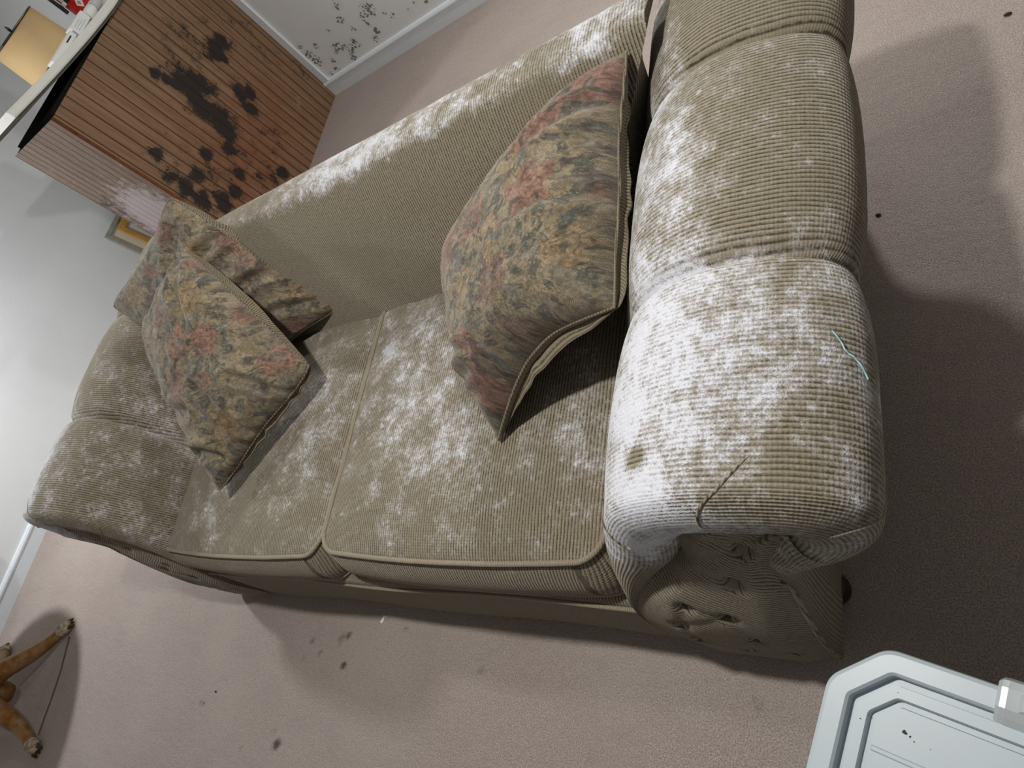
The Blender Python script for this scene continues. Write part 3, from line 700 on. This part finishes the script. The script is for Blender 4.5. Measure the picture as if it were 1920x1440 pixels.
# things on the bar
def on_bar():
    # lamp
    cx, cy = -3.28, 2.19; zb = CT(cy)
    L = empty('table_lamp', (cx, cy, zb), 'small lamp with tan drum shade standing on the bar top', 'lamp')
    mesh_obj('lamp_base', *lathe([(0, 0), (.06, 0), (.06, .008), (.02, .018), (.012, .03), (.012, .05), (0, .05)], (cx, cy, zb), 28), BLACK, L)
    sh0, sh1, r0, r1 = zb + .018, 1.285, .148, .135
    mesh_obj('lamp_shade', *lathe([(r0, sh0 - zb), (r1, sh1 - zb), (r1 - .004, sh1 - zb), (r0 - .004, sh0 - zb), (r0, sh0 - zb)], (cx, cy, zb), 60), SHADE, L, smooth=True)
    v, f = tube([(cx + r1 * 1.005 * math.cos(a), cy + r1 * 1.005 * math.sin(a), sh1) for a in np.linspace(0, 2 * math.pi, 60, endpoint=False)], .0025, 6, closed=True)
    mesh_obj('shade_rim', v, f, BLACK, L, label='black rim of the shade')
    mesh_obj('lamp_stem', *join([tube([(cx, cy, zb + .05), (cx, cy, sh1 + .005)], .005, 8), tube([(cx - r1, cy, sh1), (cx + r1, cy, sh1)], .002, 6)]), BLACK, L)
    mesh_obj('finial', *lathe([(0, 0), (.006, .002), (.007, .012), (.003, .022), (0, .028)], (cx, cy, sh1 + .004), 12), BLACK, L)
    # fire extinguisher
    cx, cy = -3.27, 2.545; zb = CT(cy) - .0
    E_ = empty('fire_extinguisher', (cx, cy, zb), 'red fire extinguisher with yellow tag and diamond label on the bar', 'fire extinguisher')
    r = .066
    mesh_obj('cylinder', *lathe([(0, 0), (r - .006, 0), (r, .008), (r, .30), (r - .01, .335), (.03, .36), (.018, .37), (.018, .38), (0, .38)], (cx, cy, zb), 40), RED, E_)
    mesh_obj('strap', *lathe([(r + .0005, .082), (r + .003, .083), (r + .003, .099), (r + .0005, .100)], (cx, cy, zb), 40), BLACK, E_)
    def wrap(name, a0, a1, z0, z1, mat, dr, poly=None, lab=None):
        A_ = np.linspace(a0, a1, 14)
        V = []; 
        if poly: 
            V = [(cx + (r + dr) * math.cos(a), cy + (r + dr) * math.sin(a), zb + z) for a, z in poly]; return mesh_obj(name, V, [list(range(len(V)))], mat, E_, smooth=False, label=lab)
        for a in A_:
            for z in (z0, z1): V.append((cx + (r + dr) * math.cos(a), cy + (r + dr) * math.sin(a), zb + z))
        return mesh_obj(name, V, gridF(14, 2), mat, E_, smooth=False, label=lab)
    ac = -math.pi / 4
    wrap('paper_label', ac - .9, ac + .35, .101, .128, WHITE, .0012, lab='white printed label')
    wrap('tag', ac - 1.25, ac + .45, .129, .30, YEL, .0015, lab='yellow instruction tag')
    lb = wrap('diamond_label', 0, 0, 0, 0, WHITE, .0016, poly=[(ac + .02, .028), (ac + .30, .052), (ac + .02, .076), (ac - .26, .052)], lab='white diamond label')
    for dz, da in ((.046, .07), (.052, .13), (.058, .07)):
        wrap('print_line', ac - da + .02, ac + da + .02, dz - .0012, dz + .0012, BLACK, .0022)
    for k, dz in enumerate((.106, .112, .119)): wrap('print_line', ac - .5 + .1 * k, ac + .1, dz, dz + .0022, BLACK, .002)
    bk = box(-.010, .010, -.004, .004, 0, .018, .002); v = bk[0] + [0, 0, 0]
    th = ac - .75; rot = np.array([[math.cos(th + math.pi / 2), -math.sin(th + math.pi / 2), 0], [math.sin(th + math.pi / 2), math.cos(th + math.pi / 2), 0], [0, 0, 1]])
    v = v @ rot.T + [cx + (r + .007) * math.cos(th), cy + (r + .007) * math.sin(th), zb + .082]
    mesh_obj('buckle', v, bk[1], WHITE, E_, smooth=False)
    th = ac - 1.15; hp = [(cx + (r + .016) * math.cos(th), cy + (r + .016) * math.sin(th), zb + z) for z in np.linspace(.06, .33, 12)]
    hp += [(cx + (r - .02) * math.cos(th), cy + (r - .02) * math.sin(th), zb + .375)]
    mesh_obj('hose', *tube(catmull(hp, 3), .009, 10), BLACK, E_)
    mesh_obj('valve_handle', *join([box(cx - .015, cx + .015, cy - .05, cy + .04, zb + .38, zb + .40, .003), box(cx - .012, cx + .012, cy - .06, cy + .03, zb + .415, zb + .428, .003), box(cx - .008, cx + .008, cy - .008, cy + .008, zb + .37, zb + .42)]), BLACK, E_, smooth=False)
    # white bits along the bar edge
    def cyl_y(xc, zc, prof, y0):
        v, f = lathe(prof, (0, 0, 0), 24); return np.c_[v[:, 0] + xc, y0 + v[:, 2], v[:, 1] + zc], f
    y0 = 2.335; zc = CT(2.37) + .0235
    B_ = empty('bottle', (-2.93, 2.34, CT(2.37)), 'white plastic bottle with grey cap lying beside the extinguisher', 'bottle')
    mesh_obj('bottle_body', *cyl_y(-2.93, zc, [(0, 0), (.020, .001), (.0225, .006), (.0225, .052), (.017, .060), (0, .060)], 2.235), WHITE, B_)
    mesh_obj('cap', *cyl_y(-2.93, zc, [(0, 0), (.020, 0), (.022, .004), (.022, .036), (.018, .042), (0, .042)], 2.296), GREYW, B_, label='pale grey cap')
    zc = CT(2.16)
    P_ = empty('small_box', (-2.93, 2.17, zc), 'small white printed box on the bar edge next to the bottle', 'box')
    mesh_obj('carton', *box(-2.955, -2.905, 2.12, 2.225, zc, zc + .042, .002), WHITE, P_, smooth=False)
    for k in range(3): mesh_obj('print_line', *box(-2.9052, -2.9043, 2.135 + .0 * k, 2.205 - .012 * k, zc + .010 + .009 * k, zc + .013 + .009 * k), GREYW, P_, smooth=False)
    zc = CT(2.02) + .0
    T_ = empty('power_strip', (-2.925, 2.03, zc), 'low white ridged plastic strip on the bar edge near the lamp', 'plastic strip')
    mesh_obj('strip_body', *box(-2.95, -2.90, 1.93, 2.105, zc - .006, zc + .022, .003), WHITE, T_, smooth=False)
    mesh_obj('slot', *box(-2.9002, -2.898, 2.045, 2.085, zc + .008, zc + .013), BLACK, T_, smooth=False)
    T_.name = 'plastic_strip'
on_bar()

# ------------------------------------------------------------------ picture frames leaning behind the bar
def frames():
    def fr(name, x, y0, y1, zt, wdt, mat, lean, label, inner=None):
        e = empty(name, (x, (y0 + y1) / 2, 0), label, 'picture frame', None)
        def P(y, z, d): return (x - lean * z / zt + d, y, z)
        def bar_(ya, yb, za, zb, d0, d1, m_, nm):
            V = [P(y, z, d) for d in (d0, d1) for y, z in ((ya, za), (yb, za), (yb, zb), (ya, zb))]
            F = [[0, 3, 2, 1], [4, 5, 6, 7], [0, 1, 5, 4], [1, 2, 6, 5], [2, 3, 7, 6], [3, 0, 4, 7]]
            return mesh_obj(nm, V, F, m_, e, smooth=False)
        bar_(y0, y0 + wdt, 0, zt, 0, .02, mat, 'frame_rail'); bar_(y1 - wdt, y1, 0, zt, 0, .02, mat, 'frame_rail')
        bar_(y0 + wdt, y1 - wdt, zt - wdt, zt, 0, .02, mat, 'frame_rail'); bar_(y0 + wdt, y1 - wdt, 0, wdt, 0, .02, mat, 'frame_rail')
        bar_(y0 + wdt, y1 - wdt, wdt, zt - wdt, .003, .009, CREAM, 'mount_board')
    fr('picture_frame', XL + .13, 2.075, 2.55, .385, .022, SILV, .08, 'thin grey picture frame leaning on the wall behind the bar')
    fr('picture_frame', XL + .175, 2.145, 2.60, .352, .030, GOLD, .08, 'gilt picture frame leaning in front of the thin grey frame')
frames()

# ------------------------------------------------------------------ side table at the left edge
def side_table():
    cx, cy = -3.83, -.44
    e = empty('pedestal_table', (cx, cy, 0), 'round wooden pedestal table with carved claw feet at the left edge', 'table')
    mesh_obj('tabletop', *lathe([(0, .53), (.40, .53), (.415, .54), (.42, .552), (.405, .56), (0, .562)], (cx, cy + .22, 0), 64), OAK, e)
    mesh_obj('pedestal', *lathe([(0, .04), (.035, .05), (.05, .08), (.06, .14), (.045, .24), (.028, .30), (.04, .36), (.03, .44), (.06, .52), (.10, .53), (0, .53)], (cx, cy, 0), 40), OAK, e)
    for fx, fy in ((-3.60, -.13), (-3.435, -.585)):
        dx, dy = fx - cx, fy - cy; L = math.hypot(dx, dy); legs = [(dx, dy)]
        for sx, sy in ((dx, dy), (-dx, -dy)):
            ux, uy = sx / L, sy / L
            P = catmull([(cx + ux * .03, cy + uy * .03, .17), (cx + ux * .12, cy + uy * .12, .145), (cx + ux * .21, cy + uy * .21, .09), (cx + ux * .28, cy + uy * .28, .055), (cx + ux * (L - .03), cy + uy * (L - .03), .030)], 8)
            r = np.interp(np.linspace(0, 1, len(P)), [0, .3, .8, 1], [.050, .042, .028, .024])
            lg = mesh_obj('leg', *tube(P, r, 14), OAK, e)
            q = P[-1]; Pf = [q, q + np.array([ux, uy, -.15]) * .02, q + np.array([ux, uy, -.2]) * .045, q + np.array([ux, uy, -.25]) * .062]
            mesh_obj('claw_foot', *tube(catmull(Pf, 4), np.interp(np.linspace(0, 1, 13), [0, .4, .8, 1], [.0245, .029, .024, .010]), 14), WORN, lg, label='scuffed pale claw foot')
            s = np.array([-uy, ux, 0]) 
            for k in (-1, 0, 1):
                t0 = q + np.array([ux, uy, 0]) * .045 + s * .016 * k + [0, 0, -.008]; t1 = q + np.array([ux, uy, 0]) * .072 + s * .020 * k + [0, 0, -.020]
                mesh_obj('toe', *tube([t0, (t0 + t1) / 2 + [0, 0, .003], t1], [.010, .009, .004], 8), CLAW, lg)
    v, f = tube(catmull([(-3.565, -.16, .008), (-3.52, -.30, .005), (-3.50, -.42, .005), (-3.485, -.55, .006)], 6), .0026, 6)
    return v, f
v, f = side_table()
mesh_obj('shadow_line', v, f, plain('shadow_line_brown', (.12, .09, .075), .8), label='thin dark shadow line modelled on the carpet between the table feet', cat='shadow_line', origin=(-3.5, -.4, .004))  # thin brown tube stands in for a shadow line on the carpet

# ------------------------------------------------------------------ storage tote at the lower right
def tote():
    k = 1.105; ex = np.array([.968, -.251]); ey = np.array([-.251, -.968]); o = (-.2515 * ex + -.056 * ey) * k; zt = .300
    W, Ln = .46, .60
    e = empty('storage_tote', tuple(o + ex * W / 2 + ey * Ln / 2) + (0,), 'pale blue-grey plastic storage tote with ridged lid, lower right corner', 'storage bin')
    def cham(i, c):
        c = max(c - i * .586, .008)
        return [(i + c, i), (W - i - c, i), (W - i, i + c), (W - i, Ln - i - c), (W - i - c, Ln - i), (i + c, Ln - i), (i, Ln - i - c), (i, i + c)]
    def rnd(poly, r):
        out = []; P = np.array(poly); n = len(P)
        for i in range(n):
            a, b, c = P[i - 1], P[i], P[(i + 1) % n]; d0 = (a - b) / np.linalg.norm(a - b); d1 = (c - b) / np.linalg.norm(c - b)
            for t in np.linspace(0, 1, 6): out.append((1 - t) ** 2 * (b + d0 * r) + 2 * t * (1 - t) * b + t * t * (b + d1 * r))
        return out
    def wld(p, z): q = o + ex * p[0] + ey * p[1]; return (q[0], q[1], z)
    c0 = .062
    steps = [(0.004, -.030, .016), (0., -.028, .016), (0., -.008, .016), (.0015, -.003, .016), (.006, 0, .016), (.0275, 0, .006), (.0310, -.004, .005), (.0322, -.022, .005), (.0412, -.022, .005), (.0420, -.003, .005),
             (.0560, -.003, .005), (.0575, -.006, .005), (.0585, -.016, .005), (.0655, -.016, .004), (.0665, -.0045, .004)]
    rings = [[wld(p, zt + dz) for p in rnd(cham(i, c0), r)] for i, dz, r in steps]
    n = len(rings[0]); V = [p for r in rings for p in r]; F = []
    for i in range(len(rings) - 1):
        for j in range(n): F.append([i * n + j, i * n + (j + 1) % n, (i + 1) * n + (j + 1) % n, (i + 1) * n + j])
    F.append([(len(rings) - 1) * n + j for j in range(n)]); F.append(list(range(n))[::-1])
    ld = mesh_obj('lid', V, [q[::-1] for q in F], TOTE, e, smooth=False)
    def ribbox(x0, x1, y0, y1, z0, z1, nm, mat, par, bev=.0015):
        v, f = box(x0, x1, y0, y1, z0, z1, bev); v = np.array([wld((p[0], p[1]), zt + p[2]) for p in v]); return mesh_obj(nm, v, [q[::-1] for q in f], mat, par, smooth=False)
    for yy in (.122, .21, .302, .394, .486):
        ribbox(.068, W - .068, yy, yy + .007, -.006, -.0015, 'rib', TOTE, ld)
    # body
    rings = [[wld(p, z) for p in rnd(cham(i, .06), .016)] for i, z in ((.055, .0), (.05, .01), (.022, .245), (.008, .246), (.008, .275))]
    V = [p for r in rings for p in r]; F = []
    for i in range(4):
        for j in range(n): F.append([i * n + j, i * n + (j + 1) % n, (i + 1) * n + (j + 1) % n, (i + 1) * n + j])
    F.append(list(range(n))[::-1]); F.append([4 * n + j for j in range(n)])
    mesh_obj('body', V, [q[::-1] for q in F], TOTE, e, smooth=False)
    # latch straddling the rim
    for y_a, sg in ((0, 1), (Ln, -1)):
        def lp(x, y, z): return wld((x, y_a + sg * y), zt + z)
        xa, xb = .184, .276
        sec = [(-.012, -.055), (-.013, -.010), (-.009, .004), (.0, .008), (.024, .008), (.034, .003), (.044, -.004), (.044, -.008), (.0, -.008), (-.006, -.055)]
        xs = [(xa, .84), (xa + .004, .97), (xa + .010, 1), (xb - .010, 1), (xb - .004, .97), (xb, .84)]
        cy_, cz_ = .015, -.01; m_ = len(sec)
        V = [lp(x, cy_ + (y - cy_) * s, cz_ + (z - cz_) * s) for x, s in xs for y, z in sec]; F = []
        for i in range(5):
            for j in range(m_): F.append([i * m_ + j, (i + 1) * m_ + j, (i + 1) * m_ + (j + 1) % m_, i * m_ + (j + 1) % m_])
        F.append(list(range(m_))); F.append([5 * m_ + j for j in range(m_)][::-1])
        lt = mesh_obj('latch', V, F if sg > 0 else [q[::-1] for q in F], LATCH, e, smooth=False, label='glossy grey latch')
        V = [lp(x, y, z) for x, y, z in ((xa + .022, .002, .0078), (xb - .022, .002, .0078), (xb - .022, .024, .0078), (xa + .022, .024, .0078), (xa + .026, .005, .0115), (xb - .026, .005, .0115), (xb - .026, .021, .0115), (xa + .026, .021, .0115))]
        F = [[0, 1, 5, 4], [1, 2, 6, 5], [2, 3, 7, 6], [3, 0, 4, 7], [4, 5, 6, 7]]
        mesh_obj('thumb_pad', V, F, LATCH, lt, smooth=False)
    # grime marks on the lid
    rng = np.random.RandomState(4)
    sp = [(.100, .093, .0035), (.107, .095, .0018), (.112, .099, .0012), (.050, .098, .0013), (.094, .066, .0008), (.058, .09, .0008), (.085, .05, .0007), (.13, .10, .0007)]
    for x, y, r in sp:
        zf = -.0029 if x < .056 or y < .056 else -.0043
        pl = [(x + r * rng.uniform(.5, 1.1) * math.cos(a), y + r * rng.uniform(.4, 1.) * math.sin(a)) for a in np.linspace(0, 6.28, 9)[:-1]]
        mesh_obj('grime_mark', np.array([wld(p, zt + zf) for p in pl]), [list(range(8))[::-1]], DIRT, ld, smooth=False)
tote()

# ------------------------------------------------------------------ litter on the carpet
def blob(cx, cy, r, seed, sq=.6):
    rng = np.random.RandomState(seed); prof = [(0, 0)] + [(r * rng.uniform(.75, 1.1) * math.sin(t), r * sq * (1 - math.cos(t)) / 1.) for t in np.linspace(.5, 2.7, 5)] + [(0, r * sq * 2)]
    v, f = lathe(prof, (cx, cy, 0), 9); k = 1 + .3 * (vnoise(v[:, 0] * 600, v[:, 1] * 600, seed) - .5); v[:, 0] = cx + (v[:, 0] - cx) * k * 1.3; v[:, 1] = cy + (v[:, 1] - cy) * k * .8; return v, f
for (x, y, r, lb) in ((-.215, 1.05, .0055, 'dark crumb on the carpet just right of the near arm'), (.067, 1.507, .006, 'dark crumb on the carpet in the upper right corner'), (-2.249, -.205, .004, 'dark crumb on the bright carpet in front of the sofa')):
    mesh_obj('crumb', *blob(x, y, r, int(abs(x) * 1000)), CRUMB, label=lb, cat='crumb', origin=(x, y, 0))
pc = np.array([(-1.522, .078), (-1.514, .092), (-1.505, .096), (-1.502, .090), (-1.508, .086), (-1.515, .074)])
v, f = prism(pc, .001, .006); v[[8, 9]] += [0, 0, .008]
mesh_obj('plastic_scrap', v, f, WHITE, smooth=False, label='tiny bent white plastic scrap on the carpet at the sofa front', cat='scrap', origin=(-1.51, .086, 0))
